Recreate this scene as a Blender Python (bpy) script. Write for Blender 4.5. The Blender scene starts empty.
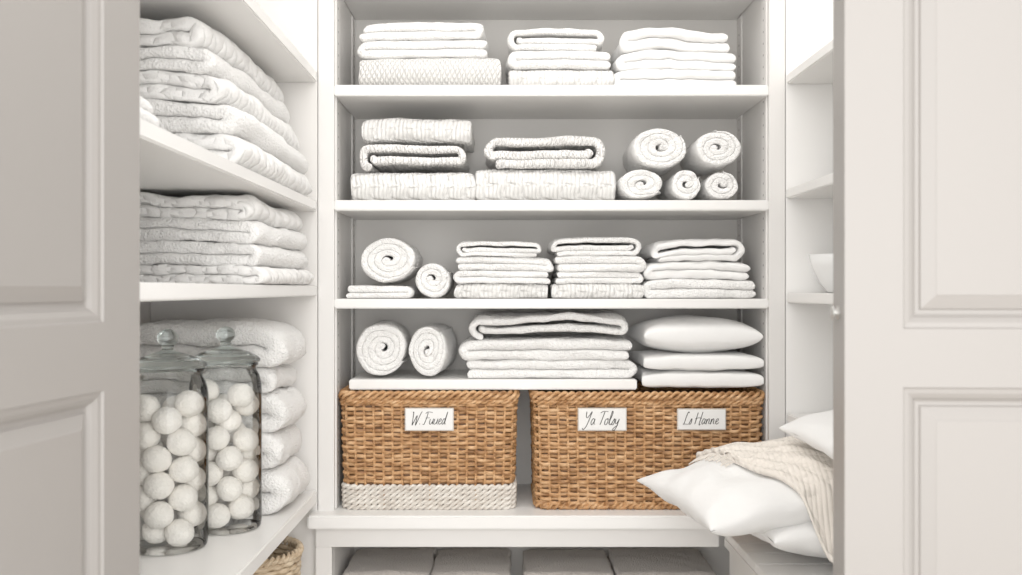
import bpy, bmesh, math, random
from mathutils import Vector, noise, Matrix
from mathutils.bvhtree import BVHTree
random.seed(7)
S = bpy.context.scene
COL = S.collection
CAMZ = 1.1
# measured from the photo: metres for something standing d metres from the lens
def WX(px, d): return (px-505)*d/1000.0
def WZ(py, d): return CAMZ-(py-290)*d/1000.0

# ------------------------------------------------------------ materials
def newmat(name):
    m = bpy.data.materials.new(name); m.use_nodes = True
    nt = m.node_tree
    b = nt.nodes['Principled BSDF']
    return m, nt, b
def N(nt, t, **k):
    n = nt.nodes.new(t)
    for a, v in k.items(): setattr(n, a, v)
    return n
def math_n(nt, op, a, b=None):
    n = nt.nodes.new('ShaderNodeMath'); n.operation = op
    for i, v in enumerate((a, b)):
        if v is None: continue
        if isinstance(v, (int, float)): n.inputs[i].default_value = v
        else: nt.links.new(v, n.inputs[i])
    return n.outputs[0]
def paint(name, col, rough=0.45, var=0.015):
    m, nt, b = newmat(name)
    b.inputs['Roughness'].default_value = rough
    tc = N(nt, 'ShaderNodeTexCoord'); nz = N(nt, 'ShaderNodeTexNoise')
    nz.inputs['Scale'].default_value = 3.0
    nt.links.new(tc.outputs['Object'], nz.inputs['Vector'])
    r = N(nt, 'ShaderNodeValToRGB')
    r.color_ramp.elements[0].color = (*[c*(1-var) for c in col], 1)
    r.color_ramp.elements[1].color = (*[min(1, c*(1+var)) for c in col], 1)
    nt.links.new(nz.outputs['Fac'], r.inputs['Fac']); nt.links.new(r.outputs['Color'], b.inputs['Base Color'])
    n2 = N(nt, 'ShaderNodeTexNoise'); n2.inputs['Scale'].default_value = 180
    nt.links.new(tc.outputs['Object'], n2.inputs['Vector'])
    bp = N(nt, 'ShaderNodeBump'); bp.inputs['Strength'].default_value = 0.08; bp.inputs['Distance'].default_value = 0.001
    nt.links.new(n2.outputs['Fac'], bp.inputs['Height']); nt.links.new(bp.outputs['Normal'], b.inputs['Normal'])
    return m
def cloth(name, col, kind='terry', dist=0.003):
    m, nt, b = newmat(name)
    b.inputs['Base Color'].default_value = (*col, 1)
    b.inputs['Roughness'].default_value = 0.95
    b.inputs['Sheen Weight'].default_value = 0.2
    b.inputs['Specular IOR Level'].default_value = 0.1
    tc = N(nt, 'ShaderNodeTexCoord')
    nz = N(nt, 'ShaderNodeTexNoise'); nz.inputs['Scale'].default_value = 260; nz.inputs['Detail'].default_value = 3
    nt.links.new(tc.outputs['Object'], nz.inputs['Vector'])
    nl = N(nt, 'ShaderNodeTexNoise'); nl.inputs['Scale'].default_value = 38; nl.inputs['Detail'].default_value = 3
    nt.links.new(tc.outputs['Object'], nl.inputs['Vector'])
    h = nz.outputs['Fac']
    sp = N(nt, 'ShaderNodeSeparateXYZ'); nt.links.new(tc.outputs['UV'], sp.inputs[0])
    U, V = sp.outputs[0], sp.outputs[1]
    def M(op, a, c=None): return math_n(nt, op, a, c)
    if kind == 'terry':
        vo = N(nt, 'ShaderNodeTexVoronoi'); vo.inputs['Scale'].default_value = 190
        nt.links.new(tc.outputs['Object'], vo.inputs['Vector'])
        h = M('ADD', M('ADD', M('MULTIPLY', h, 0.6), M('MULTIPLY', nl.outputs['Fac'], 0.7)), M('MULTIPLY', vo.outputs['Distance'], -0.75))
    elif kind == 'smooth':
        h = M('ADD', M('MULTIPLY', h, 0.12), M('MULTIPLY', nl.outputs['Fac'], 0.5))
    elif kind == 'rib':
        r = M('ABSOLUTE', M('SINE', M('MULTIPLY', V, 260)))
        c = M('ABSOLUTE', M('SINE', M('ADD', M('MULTIPLY', V, 60), M('MULTIPLY', M('SINE', M('MULTIPLY', U, 210)), 0.9))))
        h = M('ADD', M('ADD', M('MULTIPLY', r, 0.5), c), M('MULTIPLY', h, 0.25))
    elif kind == 'knit':
        c = M('ABSOLUTE', M('SINE', M('ADD', M('MULTIPLY', V, 190), M('MULTIPLY', M('SINE', M('MULTIPLY', U, 300)), 1.3))))
        e = M('ABSOLUTE', M('SINE', M('MULTIPLY', U, 260)))
        h = M('ADD', M('ADD', M('MULTIPLY', c, 1.1), M('MULTIPLY', e, 0.6)), M('MULTIPLY', h, 0.3))
    elif kind in ('diamond', 'quilt'):
        f = 230 if kind == 'diamond' else 45
        c = M('MULTIPLY', M('ABSOLUTE', M('SINE', M('MULTIPLY', M('ADD', U, V), f))),
              M('ABSOLUTE', M('SINE', M('MULTIPLY', M('SUBTRACT', U, V), f))))
        c = M('POWER', c, 0.5)
        h = M('ADD', M('MULTIPLY', c, 1.2), M('MULTIPLY', M('ADD', h, nl.outputs['Fac']), 0.4))
    bp = N(nt, 'ShaderNodeBump'); bp.inputs['Strength'].default_value = 1.0; bp.inputs['Distance'].default_value = dist
    nt.links.new(h, bp.inputs['Height']); nt.links.new(bp.outputs['Normal'], b.inputs['Normal'])
    return m
def wicker(name, c0, c1, c2):
    m, nt, b = newmat(name)
    tc = N(nt, 'ShaderNodeTexCoord')
    nz = N(nt, 'ShaderNodeTexNoise'); nz.inputs['Scale'].default_value = 45; nz.inputs['Detail'].default_value = 4
    mp = N(nt, 'ShaderNodeMapping'); mp.inputs['Scale'].default_value = (0.6, 0.6, 2.2)
    nt.links.new(tc.outputs['Object'], mp.inputs['Vector']); nt.links.new(mp.outputs['Vector'], nz.inputs['Vector'])
    r = N(nt, 'ShaderNodeValToRGB')
    r.color_ramp.elements[0].position = 0.3; r.color_ramp.elements[0].color = (*c0, 1)
    r.color_ramp.elements[1].position = 0.72; r.color_ramp.elements[1].color = (*c2, 1)
    e = r.color_ramp.elements.new(0.5); e.color = (*c1, 1)
    nt.links.new(nz.outputs['Fac'], r.inputs['Fac']); nt.links.new(r.outputs['Color'], b.inputs['Base Color'])
    b.inputs['Roughness'].default_value = 0.55
    n2 = N(nt, 'ShaderNodeTexNoise'); n2.inputs['Scale'].default_value = 300
    nt.links.new(tc.outputs['Object'], n2.inputs['Vector'])
    bp = N(nt, 'ShaderNodeBump'); bp.inputs['Strength'].default_value = 0.4; bp.inputs['Distance'].default_value = 0.001
    nt.links.new(n2.outputs['Fac'], bp.inputs['Height']); nt.links.new(bp.outputs['Normal'], b.inputs['Normal'])
    return m
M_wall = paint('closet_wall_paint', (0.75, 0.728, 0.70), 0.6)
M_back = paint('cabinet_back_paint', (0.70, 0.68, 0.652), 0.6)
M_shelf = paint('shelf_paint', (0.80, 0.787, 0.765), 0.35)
M_stile = paint('stile_paint', (0.73, 0.712, 0.69), 0.4)
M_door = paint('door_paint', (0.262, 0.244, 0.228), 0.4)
M_floor = paint('floor_paint', (0.62, 0.585, 0.54), 0.5, 0.05)
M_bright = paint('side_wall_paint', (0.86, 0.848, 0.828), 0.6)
WH = (0.835, 0.825, 0.808)
M_terry = cloth('terry_white', WH, 'terry', 0.0038)
M_smooth = cloth('cotton_white', (0.82, 0.813, 0.80), 'smooth', 0.003)
M_rib = cloth('cable_rib_knit', (0.78, 0.768, 0.745), 'rib', 0.006)
M_knit = cloth('chunky_knit', (0.82, 0.803, 0.78), 'knit', 0.0035)
M_dia = cloth('waffle_weave', (0.80, 0.785, 0.76), 'diamond', 0.0045)
M_quilt = cloth('quilted_cotton', WH, 'quilt', 0.0055)
M_cream = cloth('cream_throw_wool', (0.80, 0.738, 0.665), 'rib', 0.0025)
M_greige = cloth('greige_linen', (0.48, 0.44, 0.405), 'terry', 0.003)
M_wick = wicker('wicker', (0.23, 0.10, 0.034), (0.49, 0.255, 0.105), (0.69, 0.43, 0.225))
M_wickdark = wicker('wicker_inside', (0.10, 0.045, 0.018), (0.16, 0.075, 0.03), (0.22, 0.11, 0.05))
M_rope = wicker('white_rope', (0.54, 0.48, 0.42), (0.68, 0.63, 0.565), (0.78, 0.74, 0.68))
M_seagrass = wicker('seagrass', (0.35, 0.25, 0.15), (0.55, 0.42, 0.28), (0.7, 0.58, 0.42))
M_label = paint('label_card', (0.78, 0.77, 0.75), 0.6)
M_frame = paint('label_holder_metal', (0.55, 0.50, 0.44), 0.4)
M_ink = paint('ink', (0.03, 0.028, 0.025), 0.7)
M_hole = paint('pin_hole', (0.28, 0.27, 0.26), 0.8)
M_ceram = paint('white_ceramic', (0.82, 0.82, 0.81), 0.15)
M_ball = cloth('cotton_ball_fluff', (0.93, 0.895, 0.84), 'terry', 0.002)
M_nickel, _nt, _b = newmat('brushed_nickel')
_b.inputs['Metallic'].default_value = 1; _b.inputs['Roughness'].default_value = 0.3; _b.inputs['Base Color'].default_value = (0.6, 0.59, 0.57, 1)
def glassmat(name, c_mid, c_edge):
    m, nt, b = newmat(name); nt.nodes.remove(b)
    out = nt.nodes['Material Output']
    lw = N(nt, 'ShaderNodeLayerWeight'); lw.inputs['Blend'].default_value = 0.25
    r = N(nt, 'ShaderNodeValToRGB')
    r.color_ramp.elements[0].color = (*c_mid, 1); r.color_ramp.elements[1].color = (*c_edge, 1)
    r.color_ramp.elements[0].position = 0.45; r.color_ramp.elements[1].position = 1.0
    nt.links.new(lw.outputs['Facing'], r.inputs['Fac'])
    tr = N(nt, 'ShaderNodeBsdfTransparent'); nt.links.new(r.outputs['Color'], tr.inputs['Color'])
    gl = N(nt, 'ShaderNodeBsdfGlossy'); gl.inputs['Roughness'].default_value = 0.03
    fr = N(nt, 'ShaderNodeFresnel'); fr.inputs['IOR'].default_value = 1.33
    mx = N(nt, 'ShaderNodeMixShader')
    nt.links.new(fr.outputs[0], mx.inputs[0]); nt.links.new(tr.outputs[0], mx.inputs[1]); nt.links.new(gl.outputs[0], mx.inputs[2])
    nt.links.new(mx.outputs[0], out.inputs['Surface'])
    return m
M_glass = glassmat('jar_glass', (0.985, 0.993, 0.99), (0.58, 0.67, 0.65))
M_lid, _nt, _b = newmat('lid_glass')
_b.inputs['Base Color'].default_value = (0.80, 0.87, 0.86, 1); _b.inputs['Roughness'].default_value = 0.03
_b.inputs['Transmission Weight'].default_value = 1.0; _b.inputs['IOR'].default_value = 1.45

# ------------------------------------------------------------ mesh helpers
def empty(name, loc=(0, 0, 0)):
    e = bpy.data.objects.new(name, None); e.empty_display_size = 0.05; e.location = loc
    COL.objects.link(e); return e
def mk(name, verts, faces, mat, uvs=None, smooth=True, parent=None, loc=None, recalc=True):
    me = bpy.data.meshes.new(name); me.from_pydata([tuple(v) for v in verts], [], faces)
    me.materials.append(mat)
    if uvs is not None:
        ul = me.uv_layers.new(name='UVMap')
        k = 0
        for p in me.polygons:
            for li in p.loop_indices:
                ul.data[li].uv = uvs[k]; k += 1
    if recalc:
        bm = bmesh.new(); bm.from_mesh(me); bmesh.ops.recalc_face_normals(bm, faces=bm.faces); bm.to_mesh(me); bm.free()
    if smooth:
        for p in me.polygons: p.use_smooth = True
    o = bpy.data.objects.new(name, me); COL.objects.link(o)
    if parent: o.parent = parent
    if loc: o.location = loc
    return o
def box(name, x0, x1, y0, y1, z0, z1, mat, parent=None, bevel=0.002):
    cx, cy, cz = (x0+x1)/2, (y0+y1)/2, (z0+z1)/2
    a, b, c = abs(x1-x0)/2, abs(y1-y0)/2, abs(z1-z0)/2
    v = [(sx*a, sy*b, sz*c) for sx in (-1, 1) for sy in (-1, 1) for sz in (-1, 1)]
    f = [(0, 1, 3, 2), (4, 6, 7, 5), (0, 4, 5, 1), (2, 3, 7, 6), (0, 2, 6, 4), (1, 5, 7, 3)]
    o = mk(name, v, f, mat, smooth=False, loc=(cx, cy, cz))
    if bevel:
        bm = bmesh.new(); bm.from_mesh(o.data)
        bmesh.ops.bevel(bm, geom=bm.edges[:], offset=min(bevel, a*.4, b*.4, c*.4), segments=2, affect='EDGES')
        bm.to_mesh(o.data); bm.free()
    if parent:
        o.parent = parent; o.location = Vector((cx, cy, cz))-parent.location
    return o

# ------------------------------------------------------------ cloth ribbons
def serp(n, w, t, rng, flip=False, ragged=0.03):
    pts = []; a0, a1 = -w/2+t/2, w/2-t/2
    for i in range(n):
        z = t*(i+.5)
        s, e = (a0, a1) if i % 2 == 0 else (a1, a0)
        if i == 0: s = -w/2+rng.uniform(0, ragged)*w
        if i == n-1: e = (w/2-rng.uniform(0, ragged)*w)*(1 if i % 2 == 0 else -1)
        k = max(16, int(abs(e-s)/.008))
        for j in range(k+1): pts.append((s+(e-s)*j/k, z))
        if i < n-1:
            sg = 1 if i % 2 == 0 else -1
            for j in range(1, 8):
                an = -math.pi/2+math.pi*j/8
                pts.append((e+sg*math.cos(an)*t/2, z+t/2+math.sin(an)*t/2))
    if flip: pts = [(-p[0], p[1]) for p in pts]
    return pts
def spiral(w, h, t, flip=False, start=0.0):
    """flattened (or, for w==h, round) roll of cloth, outer size w x h"""
    L = max(0, (w-h)/2)
    R = h/2-t/2
    r0 = t*0.28
    th_end = 2*math.pi*(R-r0)/t
    off = (-math.pi/2 - th_end) + start
    pts = []; n = max(24, int(th_end/(math.pi/14)))
    prev = None
    for i in range(n+1):
        th = th_end*i/n; r = r0+t*th/(2*math.pi)
        a = th+off
        c = math.cos(a)
        side = 1 if c > 0 else -1
        p = (side*L+r*c, h/2+r*math.sin(a))
        if prev is not None and prev[2] != side and L > 0.01:
            m = max(14, int(2*L/.008))
            for j in range(1, m):
                f = j/m; pts.append((prev[0]+(p[0]-prev[0])*f, prev[1]+(p[1]-prev[1])*f))
        pts.append(p); prev = (p[0], p[1], side)
    if flip: pts = [(-p[0], p[1]) for p in pts]
    return pts
def round_ends(path, half):
    """resample the two free ends densely so they can be rounded off"""
    for _ in range(2):
        path = path[::-1]
        s = 0; i = 1
        while i < len(path)-1 and s < half*1.3:
            s += math.dist(path[i], path[i-1]); i += 1
        p0 = Vector(path[0]); p1 = Vector(path[i-1]); L = (p1-p0).length
        if L < 1e-6: continue
        d = (p1-p0)/L
        head = [tuple(p0+d*f*half) for f in (0, .06, .18, .36, .6, .9) if f*half < L*.97]
        path = head+path[i-1:]
    return path
def ribbon(path, half, length, orient='end', nv=16, vround=None, feather=0.0):
    path = round_ends(path, half)
    n = len(path); Ls = []; Rs = []; arc = [0]
    for i in range(1, n): arc.append(arc[-1]+math.dist(path[i], path[i-1]))
    tot = arc[-1]
    for i in range(n):
        p0 = Vector(path[max(0, i-1)]); p1 = Vector(path[min(n-1, i+1)])
        d = (p1-p0); d = d.normalized() if d.length > 1e-9 else Vector((1, 0))
        nn = Vector((-d.y, d.x)); p = Vector(path[i])
        q = min(1, min(arc[i], tot-arc[i])/half)
        hh = half*max(.12, (1-(1-q)**2.4)**(1/2.4))
        out = 1.0
        if feather:     # outer free edge thins out and lies down on the layer beneath
            e = min(1, (tot-arc[i])/feather); out = .25+.75*(e*e*(3-2*e))
            p = p+nn*(hh*(1-out)); hh *= out
        Ls.append((p+nn*hh, p)); Rs.append((p-nn*hh, p))
    v0, v1 = -length/2, length/2; e = half if vround is None else min(half, vround)
    lo = .40 if vround is None else 1-.6*min(1, e/half)
    def S_(f): return lo+(1-lo)*f
    st = [(v0, lo), (v0+.18*e, S_(.55)), (v0+.5*e, S_(.87)), (v0+e, 1)]
    for j in range(1, nv): st.append((v0+e+(length-2*e)*j/nv, 1))
    st += [(v1-e, 1), (v1-.5*e, S_(.87)), (v1-.18*e, S_(.55)), (v1, lo)]
    V = []; F = []; UV = []
    ring = 2*n
    for (v, s) in st:
        for (q, p) in Ls: r = p+(q-p)*s; V.append((r.x, v, r.y))
        for (q, p) in reversed(Rs): r = p+(q-p)*s; V.append((r.x, v, r.y))
    def us(k): return arc[k] if k < n else arc[2*n-1-k]
    for j in range(len(st)-1):
        for k in range(ring):
            k2 = (k+1) % ring
            F.append((j*ring+k, j*ring+k2, (j+1)*ring+k2, (j+1)*ring+k))
            if k == ring-1 or k == n-1:   # rounded nose: unwrap by height
                UV += [(V[q][2]+3, V[q][1]) for q in (j*ring+k, j*ring+k2, (j+1)*ring+k2, (j+1)*ring+k)]
            else:
                UV += [(us(k), st[j][0]), (us(k2), st[j][0]), (us(k2), st[j+1][0]), (us(k), st[j+1][0])]
    for j in (0, len(st)-1):
        for i in range(n-1):
            f = (j*ring+i, j*ring+i+1, j*ring+2*n-2-i, j*ring+2*n-1-i)
            F.append(f); UV += [(V[q][0], V[q][2]*0.3+.5) for q in f]
    if orient == 'front': V = [(v[1], v[0], v[2]) for v in V]
    return V, F, UV
def fbm(x, y, z): return noise.noise((x, y, z))+0.5*noise.noise((2.1*x+7, 2.1*y, 2.1*z))
def lumps(x, y, z, sd, A):
    a = noise.noise_vector((x*24+sd, y*24, z*24))*A*1.4
    b = noise.noise_vector((x*70+sd, y*70, z*70))*A*.5
    return a+b
SEED = [0]
def stack(name, base, yf, depth, items, amp=0.006, droop=0.010, child='towel', rot=0.0, lean=0.0, lump=.0017):
    """items bottom->top: (x0,x1,height,style,layers,mat). Real metres."""
    SEED[0] += 1; sd = SEED[0]*13.7; rng = random.Random(SEED[0])
    x0 = min(i[0] for i in items); x1 = max(i[1] for i in items); xc = (x0+x1)/2; W = x1-x0
    H = sum(i[2] for i in items)
    par = empty(name, (xc, yf+depth/2, base)); z = 0.0
    par.rotation_euler = (0, 0, math.radians(rot))
    for idx, (a, b, h, style, nl, mat) in enumerate(items):
        w = b-a; cx = (a+b)/2-xc; dep = depth*(1-rng.uniform(0, .05)); fl = False
        if style.endswith('-'): fl = True; style = style[:-1]
        if style == 'serp':
            t = h/nl; V, F, UV = ribbon(serp(nl, w, t, rng, fl), t*.5, dep, 'end')
        elif style == 'wrap':
            t = h/(2*nl); V, F, UV = ribbon(spiral(w, h, t, fl), t*.5, dep, 'end')
        elif style == 'front':   # folded edge toward the viewer
            t = h/nl; V, F, UV = ribbon(serp(nl, dep, t, rng, nl > 1, 0.01), t*.5, w, 'front', nv=36, vround=.012)
        yo = rng.uniform(-.004, .006)+(depth-dep)/2*(-1)
        out = []
        for (x, y, zz) in V:
            q = lumps(x, y, zz, sd+idx*31, lump)
            x += q.x; y += q.y; zz += q.z
            zz += z; x += cx; y += yo
            k = max(0, zz/H)
            ex = min(1.1, abs(2*x/W))
            nz = fbm(x*6+sd, y*6, zz*5)
            x2 = x+0.006*noise.noise((sd, y*9, zz*32))+lean*zz
            y2 = y+0.009*noise.noise((x*9+sd, 3.3, zz*42))
            z2 = zz+amp*k*nz-droop*k*ex**4-droop*.5*k*min(1.1, abs(2*y/depth))**4
            out.append((x2, y2, max(z2, .0008)))
        mk('%s_%d' % (child, idx+1), out, F, mat, UV, parent=par)
        z += h
    return par
def px_stack(name, base, items, d=2.745, depth=.28, **k):
    """items top->bottom with measured extents (x0px,x1px,y0px,y1px,...)"""
    tot = WZ(min(i[2] for i in items)-1.5, d)-base
    hs = [(i[3]-i[2]) for i in items]; s = tot/sum(hs)
    it = [(WX(i[0]-1, d), WX(i[1]+1, d), hs[j]*s, i[4], i[5], i[6]) for j, i in enumerate(items)]
    return stack(name, base+.0005, d-2.7, depth, it[::-1], **k)
def roll(name, x, z, rx, rz, yf, length, mat, turns=4.5, rot=0, start=0.4, parent=None, child=None):
    SEED[0] += 1; sd = SEED[0]*5.1
    h = 2*rz; t = (rz)/(turns)
    V, F, UV = ribbon(spiral(h, h, t, False, start), t*.5*1.0, length, 'end', vround=.0045, feather=rz*1.6)
    out = []
    for (a, b, c) in V:
        c -= rz
        a *= rx/rz
        rr = 1+0.06*noise.noise((a*14+sd, b*7, c*14))
        q = lumps(a, b, c, sd, .0022)
        b2 = b+q.y+0.008*noise.noise((a*14+sd, c*14, 1))+0.005*noise.noise((a*50+sd, c*50, 1))-0.003*(1-min(1, math.hypot(a/rx, c/rz)))*(1 if b > 0 else -1)
        ed = min(1, (length/2-abs(b))/.014); rad = min(1, math.hypot(a/rx, c/rz))
        sh = 1-.08*(1-ed)**2*rad**3
        out.append((a*rr*sh+q.x, b2, max(c*rr*sh+q.z, -rz*.985)))
    o = mk(child or name, out, F, mat, UV)
    if parent: o.parent = parent; o.location = Vector((x, yf+length/2, z-.015*rz))-parent.location
    else: o.location = (x, yf+length/2, z-.015*rz)
    o.rotation_euler = (0, 0, math.radians(rot))
    return o
def pillow_mesh(w, d, h, seed=0, n=40, ex=.5, sag=0.0, wr=0.006):
    V = []; F = []
    def add(sgn):
        b = len(V)
        for i in range(n+1):
            for j in range(n+1):
                u = -math.cos(math.pi*i/n); v = -math.cos(math.pi*j/n)
                x = w/2*u*(.92+.08*v*v); y = d/2*v*(.92+.08*u*u)
                th = max(0, (1-u*u)*(1-v*v))**ex
                z = sgn*h/2*th
                z += wr*(th*.8+.2)*fbm(x*9+seed, y*9, sgn*2.0)*1.2
                r = math.hypot(u, v)
                z += wr*.8*math.sin(14*math.atan2(v, u)+seed)*max(0, r-.75)*(.3+th)
                z -= sag*(u*u)*h
                V.append((x, y, z))
        for i in range(n):
            for j in range(n):
                q = (b+i*(n+1)+j, b+(i+1)*(n+1)+j, b+(i+1)*(n+1)+j+1, b+i*(n+1)+j+1)
                F.append(q if sgn > 0 else q[::-1])
    add(1); add(-1)
    return V, F
def pillow(name, w, d, h, mat, loc, rot=(0, 0, 0), parent=None, **k):
    V, F = pillow_mesh(w, d, h, **k)
    me = mk(name, V, F, mat, recalc=False)
    bm = bmesh.new(); bm.from_mesh(me.data); bmesh.ops.remove_doubles(bm, verts=bm.verts, dist=.0012); 
    bmesh.ops.recalc_face_normals(bm, faces=bm.faces); bm.to_mesh(me.data); bm.free()
    me.rotation_euler = [math.radians(a) for a in rot]
    me.location = Vector(loc)-(parent.location if parent else Vector())
    if parent: me.parent = parent
    return me

# ------------------------------------------------------------ room shell
XL, XR = -.96, 1.17
box('floor', -2.2, 2.4, -4.2, .5, -.05, 0, M_floor, bevel=0)
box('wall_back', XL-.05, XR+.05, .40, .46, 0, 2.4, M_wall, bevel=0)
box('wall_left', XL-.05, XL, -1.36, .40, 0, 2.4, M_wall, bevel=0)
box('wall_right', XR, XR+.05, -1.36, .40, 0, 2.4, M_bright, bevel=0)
box('ceiling', XL-.05, XR+.05, -1.36, .46, 2.4, 2.45, M_bright, bevel=0)
box('wall_front_left', -2.2, -.515, -1.352, -1.322, 0, 2.5, M_wall, bevel=0)
box('wall_front_right', .485, 2.4, -1.352, -1.30, 0, 2.5, M_wall, bevel=0)
box('wall_front_header', -.515, .485, -1.352, -1.322, 2.12, 2.5, M_wall, bevel=0)
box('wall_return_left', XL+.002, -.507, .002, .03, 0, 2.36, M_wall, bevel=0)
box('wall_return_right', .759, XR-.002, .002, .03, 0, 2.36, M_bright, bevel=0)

# ------------------------------------------------------------ built-in shelving
X0, X1 = -.462, .7135
un = empty('built_in_shelving_unit', (0, .2, 0))
box('side_panel_left', -.505, X0, 0, .39, 0, 2.36, M_stile, un)
box('side_panel_right', X1, .757, 0, .39, 0, 2.36, M_stile, un)
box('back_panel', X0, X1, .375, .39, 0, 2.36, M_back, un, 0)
for nm, zt, th in (('shelf_1', 1.655, .030), ('shelf_2', 1.343, .028), ('shelf_3', 1.076, .026)):
    box(nm, X0, X1, .004, .375, zt-th, zt, M_shelf, un, .003)
box('shelf_top', X0, X1, .004, .375, 1.93, 1.96, M_shelf, un, .003)
box('bench_top', -.522, .571, -.062, .375, .468, .504, M_shelf, un, .004)
box('bench_top_right', .571, X1, 0.0, .375, .468, .504, M_shelf, un, .003)
box('bench_apron', -.505, .571, -.035, -.012, .415, .468, M_stile, un)
box('bench_post', -.505, -.462, -.035, 0, 0, .415, M_stile, un)
box('niche_shelf', X0, .6, -.01, .375, .17, .20, M_shelf, un)
V = []; F = []
for xx, sg in ((X0+.0046, 1), (X1-.0046, -1)):
    for yy in (.045, .33):
        z = .56
        while z < 1.9:
            b = len(V)
            for k in range(8):
                an = k*math.pi/4; V.append((xx, yy-.2+.0035*math.cos(an), z+.0035*math.sin(an)))
            F.append(tuple(range(b, b+8))); z += .032
mk('shelf_pin_holes', V, F, M_hole, smooth=False, parent=un)
for s, xa, xb in (('l', X0, X0+.004), ('r', X1-.004, X1)):
    for q, ya in (('a', .02), ('b', .305)):
        box('pin_strip_'+s+q, xa, xb, ya, ya+.05, .505, 1.925, M_stile, un, .001)

ls = empty('side_shelving', (-.73, -.66, 0))
for i, (zt, th) in enumerate(((1.690, .03), (1.340, .027), (1.111, .027), (.560, .035))):
    box('shelf_%d' % (i+1), XL+.002, -.507, -1.318, -.002, zt-th, zt, M_shelf, ls, .003)
rs = empty('side_shelving', (.95, -.6, 0))
for i, (zt, th, y0) in enumerate(((1.682, .026, -1.25), (1.372, .026, -1.25), (1.092, .026, -1.25), (.768, .024, -.26))):
    box('shelf_%d' % (i+1), .759, XR-.002, y0, -.002, zt-th, zt, M_shelf, rs, .003)
rb = empty('plank_bench', (.87, -.6, 0))
for i in range(13):
    y = -1.25+i*.0945
    box('plank_%d' % (i+1), .577, XR-.005, y, y+.0930, .45, .47, M_shelf, rb, .0015)
box('bench_front', .59, .61, -1.25, -.07, .0, .45, M_stile, rb)
box('bench_rail', .577, .62, -1.25, -.07, .425, .449, M_stile, rb)

# ------------------------------------------------------------ doors
def door(name, w, h, t, panels, mat, st=.092):
    V = []; F = []
    def quad(a, b, c, d):
        i = len(V); V.extend([a, b, c, d]); F.append((i, i+1, i+2, i+3))
    for ys, sg in ((0, 1), (t, -1)):
        quad((0, ys, 0), (st, ys, 0), (st, ys, h), (0, ys, h)); quad((w-st, ys, 0), (w, ys, 0), (w, ys, h), (w-st, ys, h))
        zs = [0]+[z for p in panels for z in p]+[h]
        for k in range(0, len(zs), 2): quad((st, ys, zs[k]), (w-st, ys, zs[k]), (w-st, ys, zs[k+1]), (st, ys, zs[k+1]))
        for (za, zb) in panels:
            prof = [(0, 0), (.002, .003), (.008, .004), (.014, .008), (.018, .013), (.020, .014), (.024, .014), (.026, .011), (.042, .005), (.044, .004)]
            for (i0, d0), (i1, d1) in zip(prof, prof[1:]):
                A = [(st+i0, ys+sg*d0, za+i0), (w-st-i0, ys+sg*d0, za+i0), (w-st-i0, ys+sg*d0, zb-i0), (st+i0, ys+sg*d0, zb-i0)]
                B = [(st+i1, ys+sg*d1, za+i1), (w-st-i1, ys+sg*d1, za+i1), (w-st-i1, ys+sg*d1, zb-i1), (st+i1, ys+sg*d1, zb-i1)]
                for k in range(4): quad(A[k], A[(k+1) % 4], B[(k+1) % 4], B[k])
            i1, d1 = prof[-1]
            quad((st+i1, ys+sg*d1, za+i1), (w-st-i1, ys+sg*d1, za+i1), (w-st-i1, ys+sg*d1, zb-i1), (st+i1, ys+sg*d1, zb-i1))
    quad((0, 0, 0), (0, t, 0), (0, t, h), (0, 0, h)); quad((w, 0, 0), (w, t, 0), (w, t, h), (w, 0, h))
    quad((0, 0, 0), (w, 0, 0), (w, t, 0), (0, t, 0)); quad((0, 0, h), (w, 0, h), (w, t, h), (0, t, h))
    o = mk(name, V, F, mat, smooth=False, recalc=False)
    bm = bmesh.new(); bm.from_mesh(o.data); bmesh.ops.remove_doubles(bm, verts=bm.verts, dist=.0001)
    bmesh.ops.recalc_face_normals(bm, faces=bm.faces); bm.to_mesh(o.data); bm.free()
    return o
dp = empty('door_1', (-.488, -1.364, .01))
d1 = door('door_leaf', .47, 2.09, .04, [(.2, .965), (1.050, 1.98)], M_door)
d1.parent = dp
dp.rotation_euler = (0, 0, math.radians(180+83))
d1.scale = (1, -1, 1)      # leaf thickness on the jamb side
dq = empty('door_2', (.4375, -1.412, .01))
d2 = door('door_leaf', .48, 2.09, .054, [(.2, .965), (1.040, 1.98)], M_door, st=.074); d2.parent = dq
dq.rotation_euler = (0, 0, math.radians(-3))
def lathe(prof, n=40):
    V = []; F = []
    for (r, z) in prof:
        for k in range(n):
            a = 2*math.pi*k/n; V.append((r*math.cos(a), r*math.sin(a), z))
    for i in range(len(prof)-1):
        for k in range(n):
            k2 = (k+1) % n; F.append((i*n+k, i*n+k2, (i+1)*n+k2, (i+1)*n+k))
    return V, F
V, F = lathe([(.0001, 0), (.011, 0), (.011, .003), (.006, .005), (.005, .013), (.010, .017), (.011, .022), (.008, .026), (.0001, .027)], 24)
kb = mk('latch_knob', V, F, M_nickel, parent=dq, loc=(0, .03, 1.06)); kb.rotation_euler = (0, math.radians(-90), 0); kb.scale = (.8, .8, .35)

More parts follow.
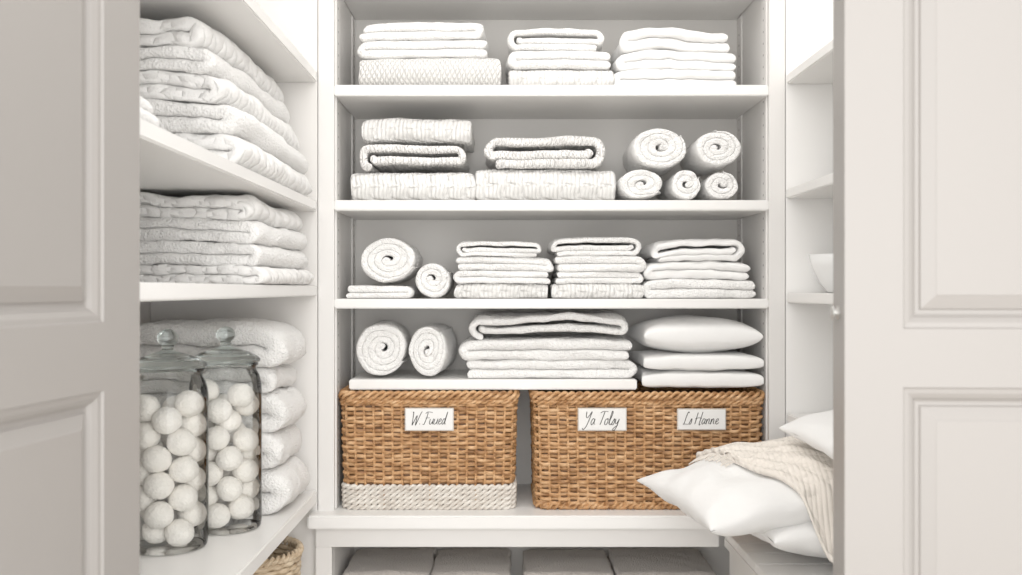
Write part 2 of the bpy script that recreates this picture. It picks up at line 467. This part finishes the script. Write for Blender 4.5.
# ------------------------------------------------------------ handwriting for the basket labels
GL = {
 'W': (1.7, [[(0, 1.9), (.1, 2), (.35, .1), (.45, 0), (.9, 1.5), (1.0, .1), (1.1, 0), (1.55, 1.9), (1.75, 2.1)]]),
 'F': (1.1, [[(.35, 2), (.3, 1), (.1, 0), (-.15, .05)], [(-.1, 1.8), (.3, 2.1), (1.2, 2)], [(.1, 1.05), (.9, 1.1)]]),
 'Y': (1.2, [[(0, 2), (.1, 1.3), (.4, 1.1), (.9, 2)], [(.95, 2), (.6, 0), (.2, -.7), (-.1, -.5)]]),
 'T': (1.0, [[(-.1, 1.8), (.4, 2.05), (1.2, 2)], [(.6, 2), (.45, .8), (.3, 0)]]),
 'L': (1.1, [[(.7, 1.9), (.5, 2.1), (.3, 1.4), (.2, .2), (0, 0), (.4, .05), (1.0, 0)]]),
 'H': (1.4, [[(.2, 2), (.1, 0)], [(1.1, 2.1), (.95, 0), (1.2, 0)], [(-.1, .9), (.6, 1.1), (1.2, 1.0)]]),
 'r': (.65, [[(0, 0), (.15, .9), (.15, .5), (.35, .95), (.6, .85)]]),
 'u': (.85, [[(0, .9), (0, .2), (.25, 0), (.55, .5), (.6, .95), (.6, .2), (.8, 0)]]),
 'e': (.7, [[(0, .35), (.4, .6), (.35, .95), (.1, .8), (.05, .3), (.3, 0), (.7, .3)]]),
 'l': (.5, [[(0, .2), (.3, 1.6), (.2, 2.1), (.08, 1.6), (.1, .3), (.3, 0), (.5, .2)]]),
 'a': (.85, [[(.5, .8), (.2, .95), (0, .4), (.2, 0), (.5, .5), (.55, .9), (.55, .2), (.8, .1)]]),
 'o': (.75, [[(.35, .95), (.05, .7), (.1, .1), (.4, .05), (.55, .6), (.35, .95), (.75, .8)]]),
 's': (.6, [[(.0, .0), (.35, .95), (.45, .4), (.3, 0), (.05, .1)]]),
 'y': (.8, [[(0, .9), (.05, .3), (.3, .2), (.6, .9)], [(.6, .9), (.4, -.4), (.1, -.9), (-.1, -.6), (.6, 0)]]),
 'n': (.9, [[(0, .9), (0, 0), (.1, .6), (.35, .95), (.5, .7), (.5, .2), (.8, .05)]]),
 'd': (.85, [[(.45, .8), (.2, .95), (0, .4), (.2, 0), (.45, .5), (.6, 2.1), (.55, .2), (.8, .1)]]),
 '.': (.35, [[(.05, 0), (.1, .08), (.12, 0)]]), ' ': (.5, []),
}
def handwriting(name, text, width, par, loc):
    tw = sum(GL[c][0] for c in text); s = width/tw; hs = s*1.15
    V = []; F = []; x = -tw/2
    for c in text:
        adv, strokes = GL[c]
        for st in strokes:
            pts = [Vector((x+a+.3*b, b)) for a, b in st]; dense = []
            for i in range(len(pts)-1):
                a, b, cc, dd = pts[max(0, i-1)], pts[i], pts[i+1], pts[min(len(pts)-1, i+2)]
                for j in range(6):
                    t = j/6
                    dense.append(.5*((2*b)+(-a+cc)*t+(2*a-5*b+4*cc-dd)*t*t+(-a+3*b-3*cc+dd)*t**3))
            dense.append(pts[-1])
            bi = len(V)
            for i, p in enumerate(dense):
                d = dense[min(i+1, len(dense)-1)]-dense[max(0, i-1)]
                nn = Vector((-d.y, d.x)); nn = nn.normalized() if nn.length > 1e-8 else Vector((1, 0))
                r = .0006+.0005*abs(d.normalized().y if d.length > 0 else 0)
                for sg in (1, -1): V.append((p.x*s+nn.x*r*sg, 0, (p.y-.8)*hs+nn.y*r*sg))
            for i in range(len(dense)-1): F.append((bi+2*i, bi+2*i+1, bi+2*i+3, bi+2*i+2))
        x += adv
    return mk(name, V, F, M_ink, smooth=False, parent=par, loc=loc, recalc=False)

# ------------------------------------------------------------ wicker baskets
def rrect(hw, hd, r, step=.004):
    pts = []
    cs = [(hw-r, hd-r, 0), (-hw+r, hd-r, 90), (-hw+r, -hd+r, 180), (hw-r, -hd+r, 270)]
    for cx, cy, a0 in cs:
        for k in range(9):
            a = math.radians(a0+90*k/8); pts.append((cx+r*math.cos(a), cy+r*math.sin(a)))
    pts.append(pts[0]); L = [0]
    for a, b in zip(pts, pts[1:]): L.append(L[-1]+math.hypot(b[0]-a[0], b[1]-a[1]))
    tot = L[-1]
    def at(s):
        s = s % tot
        lo, hi = 0, len(L)-1
        while hi-lo > 1:
            m = (lo+hi)//2
            if L[m] <= s: lo = m
            else: hi = m
        f = (s-L[lo])/max(1e-9, L[hi]-L[lo]); a, b = pts[lo], pts[hi]
        tx, ty = b[0]-a[0], b[1]-a[1]; q = math.hypot(tx, ty) or 1
        return a[0]+(b[0]-a[0])*f, a[1]+(b[1]-a[1])*f, ty/q, -tx/q
    return at, tot
def tube(V, F, P, ra, rb, seg=6, closed=True):
    b = len(V); m = len(P)
    for (p, n) in P:
        for k in range(seg):
            a = 2*math.pi*k/seg
            V.append((p[0]+n[0]*ra*math.cos(a), p[1]+n[1]*ra*math.cos(a), p[2]+rb*math.sin(a)))
    for i in range(m if closed else m-1):
        j = (i+1) % m
        for k in range(seg):
            k2 = (k+1) % seg; F.append((b+i*seg+k, b+i*seg+k2, b+j*seg+k2, b+j*seg+k))
def basket(name, xa, xb, ya, yb, za, zb, taper, rope=0.0, labels=(), pitch=.026, rows=26):
    cx, cy = (xa+xb)/2, (ya+yb)/2; hw, hd = (xb-xa)/2-.008, (yb-ya)/2-.008; H = zb-za
    par = empty(name, (cx, cy, za)); rng = random.Random(len(name)+int(xa*100))
    at, tot = rrect(hw, hd, .03); ns = int(tot/pitch); ns += ns % 2; pitch = tot/ns
    def sc(z): return 1-taper*(1-z/H)
    V = []; F = []; Hr = H-.022; rh = Hr/rows
    rV = []; rF = []
    for k in range(rows):
        z = rh*(k+.5)
        if z < rope: continue
        P = []; n = ns*6; ph = math.pi*(k % 2); jit = rng.uniform(-.0012, .0012)
        for i in range(n):
            s = tot*i/n; x, y, nx, ny = at(s); f = sc(z)
            w = math.sin(math.pi*s/pitch+ph)
            w = math.copysign(abs(w)**.7, w)
            o = .0050*w+jit+.0010*noise.noise((s*40, k*3.1, 0))
            zz = z+.0034*noise.noise((s*14, k*.35, 5))+.0020*noise.noise((s*60, k*2.7, 9))
            P.append(((x*f+nx*o, y*f+ny*o, zz), (nx, ny)))
        tube(V, F, P, .0042, rh*.47)
    for i in range(ns):
        x, y, nx, ny = at((i+.0)*pitch)
        b = len(V)
        for j in range(9):
            z = Hr*j/8; f = sc(z)
            for q in range(6):
                a = q*math.pi/3; V.append((x*f+.0040*math.cos(a), y*f+.0040*math.sin(a), z))
        for j in range(8):
            for q in range(6):
                q2 = (q+1) % 6; F.append((b+j*6+q, b+j*6+q2, b+(j+1)*6+q2, b+(j+1)*6+q))
    def twist(V, F, zc, R, r, strands, lam, fz, extra=0):
        n = int(tot/lam)*10
        cyc = int(tot/lam)
        for q in range(strands):
            P = []
            for i in range(n):
                s = tot*i/n; x, y, nx, ny = at(s); a = 2*math.pi*(cyc*i/n+q/strands)
                f = sc(zc); o = R*math.cos(a)+extra
                P.append(((x*f+nx*o, y*f+ny*o, zc+R*fz*math.sin(a)+.0015*noise.noise((s*20, zc*90, q))), (nx, ny)))
            tube(V, F, P, r, r*1.05)
    twist(V, F, H-.014, .0075, .0058, 3, .06, 1.15, .002)
    twist(V, F, H-.031, .0035, .0042, 2, .035, 1, .004)
    if not rope: twist(V, F, .010, .005, .0060, 2, .035, 1.1, .001)
    mk('woven_body', V, F, M_wick, parent=par)
    if rope:
        nr = 5
        for q in range(nr):
            twist(rV, rF, rope*(q+.5)/nr, .0040, .0052, 2, .036, 1.1, .004)
        mk('rope_band', rV, rF, M_rope, parent=par)
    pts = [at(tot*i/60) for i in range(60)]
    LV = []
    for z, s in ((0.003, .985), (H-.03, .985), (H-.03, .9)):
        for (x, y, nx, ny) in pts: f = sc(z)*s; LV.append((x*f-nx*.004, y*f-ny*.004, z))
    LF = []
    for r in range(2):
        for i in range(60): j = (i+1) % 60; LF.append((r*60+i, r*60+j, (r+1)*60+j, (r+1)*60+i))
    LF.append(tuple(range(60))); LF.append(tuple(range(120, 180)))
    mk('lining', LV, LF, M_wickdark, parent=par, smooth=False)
    yfr = -hd*1.0-.0145
    for i, (lx, lz, lw, lh, tx) in enumerate(labels):
        box('label_frame_%d' % (i+1), lx-lw/2-.003, lx+lw/2+.003, cy+yfr-.002, cy+yfr+.002, lz-lh/2-.003, lz+lh/2+.003, M_frame, par, .001)
        box('label_%d' % (i+1), lx-lw/2, lx+lw/2, cy+yfr-.0045, cy+yfr-.001, lz-lh/2, lz+lh/2, M_label, par, .001)
        handwriting('label_text_%d' % (i+1), tx, lw*.76, par, (lx-cx-.003, yfr-.0052, lz-za))
    return par
BZ = .5045; BT = .828; db = 2.705
basket('wicker_basket', WX(338, db), WX(518, db), .005, .345, BZ, BT, .035, rope=.066,
       labels=[(WX(429.5, db), WZ(419, db), .126, .056, 'W. Fuued')])
basket('wicker_basket', WX(532, db), WX(765, db)+.004, .005, .345, BZ, BT-.002, .025,
       labels=[(WX(602, db), WZ(419, db), .126, .056, 'Ya Tolsy'), (WX(701, db), WZ(419, db), .126, .052, 'Ls Hanne')])
brd = empty('shelf_board', (0, .2, .84))
SB = BT+.001
box('board', WX(349, 2.72), WX(637, 2.72), .02, .37, SB, SB+.027, M_shelf, brd, .003)
S4 = SB+.027

# ------------------------------------------------------------ linens, centre unit
S1, S2, S3 = 1.655, 1.343, 1.076
px_stack('folded_blanket_stack', S1, [(361, 479, 22, 38, 'serp', 2, M_terry), (363, 489, 38, 55, 'serp-', 2, M_terry), (361, 500, 55, 84, 'front', 2, M_dia)], child='blanket')
px_stack('folded_towel_stack', S1, [(508, 609, 26, 49, 'wrap', 2, M_terry), (512, 611, 49, 66, 'serp-', 2, M_terry), (509, 613, 66, 84, 'front', 1, M_rib)], droop=.006)
px_stack('folded_towel_stack', S1, [(625, 730, 30, 50, 'serp-', 2, M_smooth), (621, 735, 48, 66, 'serp-', 2, M_smooth), (617, 737, 66, 84, 'serp-', 2, M_smooth)], amp=.014, droop=.014, lump=.0028)
px_stack('folded_blanket_stack', S2, [(363, 470, 119, 141, 'front', 1, M_rib), (357, 470, 141, 170, 'wrap', 2, M_knit), (352, 474, 170, 199, 'front', 1, M_rib)], child='blanket', droop=.006)
px_stack('folded_blanket_stack', S2, [(479, 608, 133, 167, 'wrap-', 2, M_knit), (476, 615, 167, 199, 'front', 1, M_rib)], child='blanket', droop=.006)
d = 2.745
rp = empty('rolled_towel_pile', (WX(684, d), .18, S2))
k = d/1000
for i, (cx, cy, rx, rz, tn) in enumerate([(643, 0, 27, 17.5, 3.4), (687, 0, 18.5, 18.5, 3.2), (722, 0, 20.5, 17, 3.2)]):
    roll('', WX(cx, d), S2+rz*k+.0005, rx*k, rz*k, .045+.004*i, .27, M_terry, tn, start=1+i, parent=rp, child='rolled_towel_%d' % (i+1))
for i, (cx, zc, rx, rz, tn) in enumerate([(660, 55, 32, 23.5, 4.2), (717, 54, 26.5, 21.5, 3.8)]):
    roll('', WX(cx, d), S2+zc*k, rx*k, rz*k, .04, .27, M_terry, tn, start=2.2+i, parent=rp, child='rolled_towel_%d' % (i+4))
ft = px_stack('folded_towel', S3, [(346, 409, 287, 298, 'serp', 2, M_terry)], droop=.002, amp=.002)
roll('rolled_towel', WX(389, d), S3+13*k+.003+25.8*k, 33*k, 25.5*k, .045, .27, M_terry, 4.4, start=1.2)
roll('rolled_towel', WX(433, d), S3+20*k, 21.0*k, 20*k, .035, .27, M_terry, 3.6, start=2)
px_stack('folded_towel_stack', S3, [(456, 544, 239, 256, 'wrap', 2, M_terry), (457, 550, 256, 270, 'serp', 2, M_terry), (457, 549, 270, 283, 'serp-', 2, M_terry), (456, 547, 283, 298, 'front', 1, M_rib)])
px_stack('folded_towel_stack', S3, [(548, 642, 235, 256, 'wrap-', 2, M_terry), (556, 642, 256, 272, 'serp', 2, M_terry), (556, 640, 272, 284, 'serp', 2, M_terry), (553, 643, 284, 299, 'front', 1, M_rib)])
px_stack('folded_towel_stack', S3, [(648, 745, 238, 262, 'wrap-', 2, M_smooth), (650, 750, 262, 279, 'serp-', 2, M_smooth), (648, 757, 279, 298, 'serp-', 2, M_terry)], amp=.014, droop=.016, lump=.0028)
roll('rolled_towel', WX(380, d), S4+30.5*k, 30*k, 30*k, .045, .28, M_terry, 4.6, start=1.0, rot=3)
roll('rolled_towel', WX(431, d), S4+29.5*k, 22*k, 29*k, .035, .28, M_terry, 4.4, start=2.4, rot=-4)
px_stack('folded_blanket_stack', S4, [(468, 632, 312, 340, 'wrap', 2, M_terry), (465, 633, 340, 361, 'serp-', 2, M_terry), (465, 632, 361, 380, 'serp', 2, M_terry)], child='blanket', droop=.012, amp=.010, lump=.0024)
pp = empty('pillow_stack', (WX(700, d), .19, BT))
zz = BT+.001
for i, (xa, xb, h, ex) in enumerate([(641, 761, 19, .14), (641, 760, 18, .14), (640, 758, 38, .30)]):
    hh = h*k
    pillow('pillow_%d' % (i+1), (xb-xa)*k, .32, hh, M_smooth, (WX((xa+xb)/2, d), .165, zz+hh/2*.97), (0, 0, 1.5*i-1), parent=pp, seed=i*4.4, ex=ex, wr=.003)
    zz += hh*.93
for i, (a, b) in enumerate([(343, 430), (432, 511), (524, 613), (616, 716)]):
    dd = 2.76
    xa, xb = WX(a, dd), WX(b, dd)
    stack('folded_linen_stack', .2005, .04, .27, [(xa, xb, .045, 'front', 1, M_greige), (xa+.003, xb-.003, .045, 'front', 1, M_greige), (xa, xb, .038, 'front', 2, M_greige)], child='linen', droop=.004, amp=.004)

# ------------------------------------------------------------ linens, side shelves
stack('folded_quilt_stack', 1.3405, -.78, .72, [(-.93, -.520, .066, 'serp', 2, M_quilt), (-.93, -.530, .064, 'serp', 2, M_terry), (-.93, -.555, .060, 'serp', 2, M_quilt), (-.93, -.572, .052, 'serp', 2, M_terry), (-.93, -.590, .060, 'serp', 2, M_quilt)], amp=.018, droop=.018, child='quilt', lump=.004)
stack('folded_quilt_stack', 1.1115, -.60, .54, [(-.93, -.513, .042, 'serp', 2, M_quilt), (-.93, -.526, .050, 'serp', 2, M_terry), (-.93, -.530, .050, 'serp', 2, M_terry), (-.93, -.546, .052, 'serp', 2, M_quilt)], amp=.012, droop=.012, child='quilt', lump=.0035)
stack('folded_duvet_stack', .5605, -.315, .27, [(-.93, -.540, .110, 'serp', 2, M_terry), (-.93, -.555, .090, 'serp', 2, M_terry), (-.93, -.545, .092, 'serp', 2, M_terry), (-.93, -.565, .066, 'serp', 2, M_terry), (-.93, -.548, .108, 'serp', 2, M_terry)], amp=.010, droop=.016, child='duvet', lump=.004)
stack('folded_washcloth_stack', 1.3405, -1.30, .10, [(-.80, -.523, .024, 'serp', 2, M_terry), (-.80, -.53, .022, 'serp', 2, M_terry)], amp=.003, droop=.003, child='washcloth')

# ------------------------------------------------------------ jars of cotton balls
def jar(x, y, z0, R, H, seed):
    par = empty('glass_jar_of_cotton_balls', (x, y, z0)); rng = random.Random(seed)
    pr = [(.0001, .006), (R*.85, .006), (R*.93, .001), (R*.98, .006), (R, .02), (R, H*.84), (R*.985, H*.88), (R*.93, H*.925), (R*.86, H*.95), (R*.84, H*.965), (R*.86, H*.98), (R*.90, H*.985), (R*.90, H), (R*.84, H)]
    V, F = lathe(pr, 56); mk('glass_body', V, F, M_glass, parent=par)
    kr = R*.27; kz = H+.046+kr*.8
    pr = [(.0001, H*.99), (R*.80, H*.99), (R*.82, H+.001), (R*.95, H+.002), (R*.97, H+.007), (R*.92, H+.012), (R*.72, H+.022), (R*.45, H+.030), (R*.20, H+.036), (R*.14, H+.041)]
    for i in range(3, 17): pr.append((max(.0001, kr*math.sin(math.pi*i/16)), kz-kr*.85*math.cos(math.pi*i/16)))
    V, F = lathe(pr, 56); mk('lid', V, F, M_lid, parent=par)
    r = R*.37; balls = []
    for _ in range(120):
        best = None
        for t in range(80):
            a = rng.uniform(0, 6.283); q = (R-r-.003)*math.sqrt(rng.random()) if rng.random() < .3 else (R-r-.003)
            bx, by = q*math.cos(a), q*math.sin(a); bz = r+.008
            for (ox, oy, oz) in balls:
                dd = (bx-ox)**2+(by-oy)**2
                if dd < (1.93*r)**2: bz = max(bz, oz+math.sqrt((1.93*r)**2-dd)*.93)
            if best is None or bz < best[2]: best = (bx, by, bz)
        if best[2] > H*.84: break
        balls.append(best)
    bm = bmesh.new()
    for i, (bx, by, bz) in enumerate(balls):
        res = bmesh.ops.create_icosphere(bm, subdivisions=3, radius=r)
        for v in res['verts']:
            c = v.co.copy(); f = 1+.06*noise.noise((c.x*40+i*3, c.y*40, c.z*40))
            v.co = Vector((c.x*f, c.y*f, c.z*f*.93))+Vector((bx, by, bz))
    me = bpy.data.meshes.new('cotton_balls'); bm.to_mesh(me); bm.free(); me.materials.append(M_ball)
    for p in me.polygons: p.use_smooth = True
    o = bpy.data.objects.new('cotton_balls', me); COL.objects.link(o); o.parent = par
jar(-.708, -.60, .5605, .082, .375, 3)
jar(-.634, -.43, .5605, .080, .375, 9)

# ------------------------------------------------------------ small basket bottom left
V = []; F = []
for kx in range(30):
    z = .007+.0142*kx; P = []
    R = .11+.02*kx/30
    for i in range(120):
        a = 2*math.pi*i/120; o = .003*math.sin(a*20+math.pi*(kx % 2))
        P.append(((math.cos(a)*(R+o), math.sin(a)*(R+o), z), (math.cos(a), math.sin(a))))
    tube(V, F, P, .005, .0078)
for q in range(2):
    P = []
    for i in range(240):
        a = 2*math.pi*i/240; an = a*24+math.pi*q; R = .131
        P.append(((math.cos(a)*(R+.005*math.cos(an)), math.sin(a)*(R+.005*math.cos(an)), .436+.006*math.sin(an)), (math.cos(a), math.sin(a))))
    tube(V, F, P, .006, .007)
b = len(V)
for i in range(40): a = 2*math.pi*i/40; V.append((.108*math.cos(a), .108*math.sin(a), .004))
F.append(tuple(range(b, b+40)))
mk('laundry_basket', V, F, M_seagrass, loc=(-.655, -.16, .001))

# ------------------------------------------------------------ right side: pillows, throw, bowl
P = empty('bench_pillow_pile', (.75, -.25, .47))
p1 = pillow('lower_pillow', .50, .42, .14, M_smooth, (.80, -.30, .545), (0, 2, 8), parent=P, seed=1.3, ex=.42, wr=.010)
p2 = pillow('upper_pillow', .58, .42, .15, M_smooth, (.665, -.30, .632), (4, -6, 14), parent=P, seed=5.3, ex=.42, wr=.013)
p3 = pillow('back_pillow', .40, .34, .10, M_smooth, (.880, -.44, .788), (8, -12, 10), parent=P, seed=8.1, ex=.42, wr=.008)
bpy.context.view_layer.update()
def bvh(objs):
    Vs = []; Fs = []
    for o in objs:
        b = len(Vs); Vs += [o.matrix_world @ v.co for v in o.data.vertices]
        Fs += [tuple(b+i for i in p.vertices) for p in o.data.polygons]
    return BVHTree.FromPolygons(Vs, Fs)
tree = bvh([p1, p2])
nu, nv = 70, 60; g = {}
for i in range(nu+1):
    for j in range(nv+1):
        u, v = i/nu, j/nv
        x = .485+.40*u+.06*v*(1-u); y = -.16-.46*v*(.40+.60*u**.6)-.05*u
        h = tree.ray_cast(Vector((x, y, 1.2)), Vector((0, 0, -1)))
        z = (h[0].z if h[0] else .50)
        g[i, j] = [x, y, max(z, .50)]
for it in range(8):
    zs = {k2: v2[2] for k2, v2 in g.items()}
    for (i, j), v2 in g.items():
        nb = [zs[q] for q in ((i-1, j), (i+1, j), (i, j-1), (i, j+1)) if q in zs]
        v2[2] = max(zs[i, j], sum(nb)/len(nb))
V = []; F = []; UV = []
for layer in (0, 1):
    for i in range(nu+1):
        for j in range(nv+1):
            x, y, z = g[i, j]
            z += .004+.011*(1-layer)+.006*(math.sin(j*.55+math.sin(i*.10)*1.5)*.5+.5)*(1 if layer == 0 else .6)
            V.append((x, y, z))
m = (nu+1)*(nv+1)
def idx(l, i, j): return l*m+i*(nv+1)+j
for l in (0, 1):
    for i in range(nu):
        for j in range(nv):
            F.append((idx(l, i, j), idx(l, i+1, j), idx(l, i+1, j+1), idx(l, i, j+1)))
for i in range(nu):
    for j in (0, nv): F.append((idx(0, i, j), idx(0, i+1, j), idx(1, i+1, j), idx(1, i, j)))
for j in range(nv):
    for i in (0, nu): F.append((idx(0, i, j), idx(0, i, j+1), idx(1, i, j+1), idx(1, i, j)))
rngf = random.Random(4)
for j in range(1, nv, 2):
    x, y, z = g[0, j]
    dx = -rngf.uniform(.018, .03); dy = rngf.uniform(-.008, .004)
    pts = []
    for q in range(5):
        f = q/4; xx, yy = x+dx*f, y+dy*f
        hh = tree.ray_cast(Vector((xx, yy, 1.2)), Vector((0, 0, -1)))
        pts.append(((xx, yy, (hh[0].z if hh[0] else z)+.004+.005*(1-f)), (0, 1)))
    tube(V, F, pts, .0016, .0016, 5, False)
for f in F:
    for q in f: UV.append((V[q][1], V[q][0]))
V = [Vector(v)-P.location for v in V]
mk('throw_blanket', V, F, M_cream, UV, parent=P)

V, F = lathe([(.0001, .004), (.035, .004), (.037, 0), (.040, .004), (.060, .03), (.078, .07), (.085, .10), (.082, .10), (.074, .07), (.056, .033), (.0001, .012)], 48)
mk('ceramic_bowl', V, F, M_ceram, loc=(.878, -.10, 1.0925))
V, F = lathe([(.0001, 0), (.045, 0), (.05, .006), (.05, .07), (.045, .085), (.03, .09), (.03, .10), (.036, .102), (.036, .112), (.0001, .114)], 40)
mk('ceramic_canister', V, F, M_ceram, loc=(.90, -.14, .7685))
stack('folded_towel_stack', 1.3725, -.27, .22, [(.87, 1.14, .05, 'serp', 2, M_terry), (.88, 1.13, .05, 'serp', 2, M_terry)])

# ------------------------------------------------------------ light
def area(name, loc, rot, sx, sy, e, col=(1, 1, 1)):
    l = bpy.data.lights.new(name, 'AREA'); l.shape = 'RECTANGLE'; l.size = sx; l.size_y = sy; l.energy = e; l.color = col
    o = bpy.data.objects.new(name, l); o.location = loc; o.rotation_euler = [math.radians(a) for a in rot]; COL.objects.link(o); return o
area('overhead_fill', (.20, -.70, 2.38), (0, 0, 0), 1.6, .9, 13, (1, .985, .965))  # soft overhead fill added to brighten the closet, no actual fixture
area('room_front_fill', (.1, -4.0, 1.5), (87, 0, 0), 3.2, 2.4, 85, (1, .99, .975))  # unseen softbox added behind the camera as frontal fill, not a window
w = bpy.data.worlds.new('World'); S.world = w; w.use_nodes = True
w.node_tree.nodes['Background'].inputs[0].default_value = (1, .987, .968, 1)
w.node_tree.nodes['Background'].inputs[1].default_value = 1.45

# ------------------------------------------------------------ camera
c = bpy.data.cameras.new('camera'); co = bpy.data.objects.new('camera', c); COL.objects.link(co)
co.location = (0, -2.7, CAMZ); co.rotation_euler = (math.radians(90), 0, 0)
c.sensor_width = 36; c.lens = 1000/1022*36; c.shift_x = 6/1022; c.shift_y = 2.5/1022; c.clip_start = .01
c.dof.use_dof = True; c.dof.focus_distance = 2.7; c.dof.aperture_fstop = 5.0
S.camera = co
S.view_settings.view_transform = 'Standard'
S.view_settings.exposure = 0.22
S.view_settings.gamma = 1.15
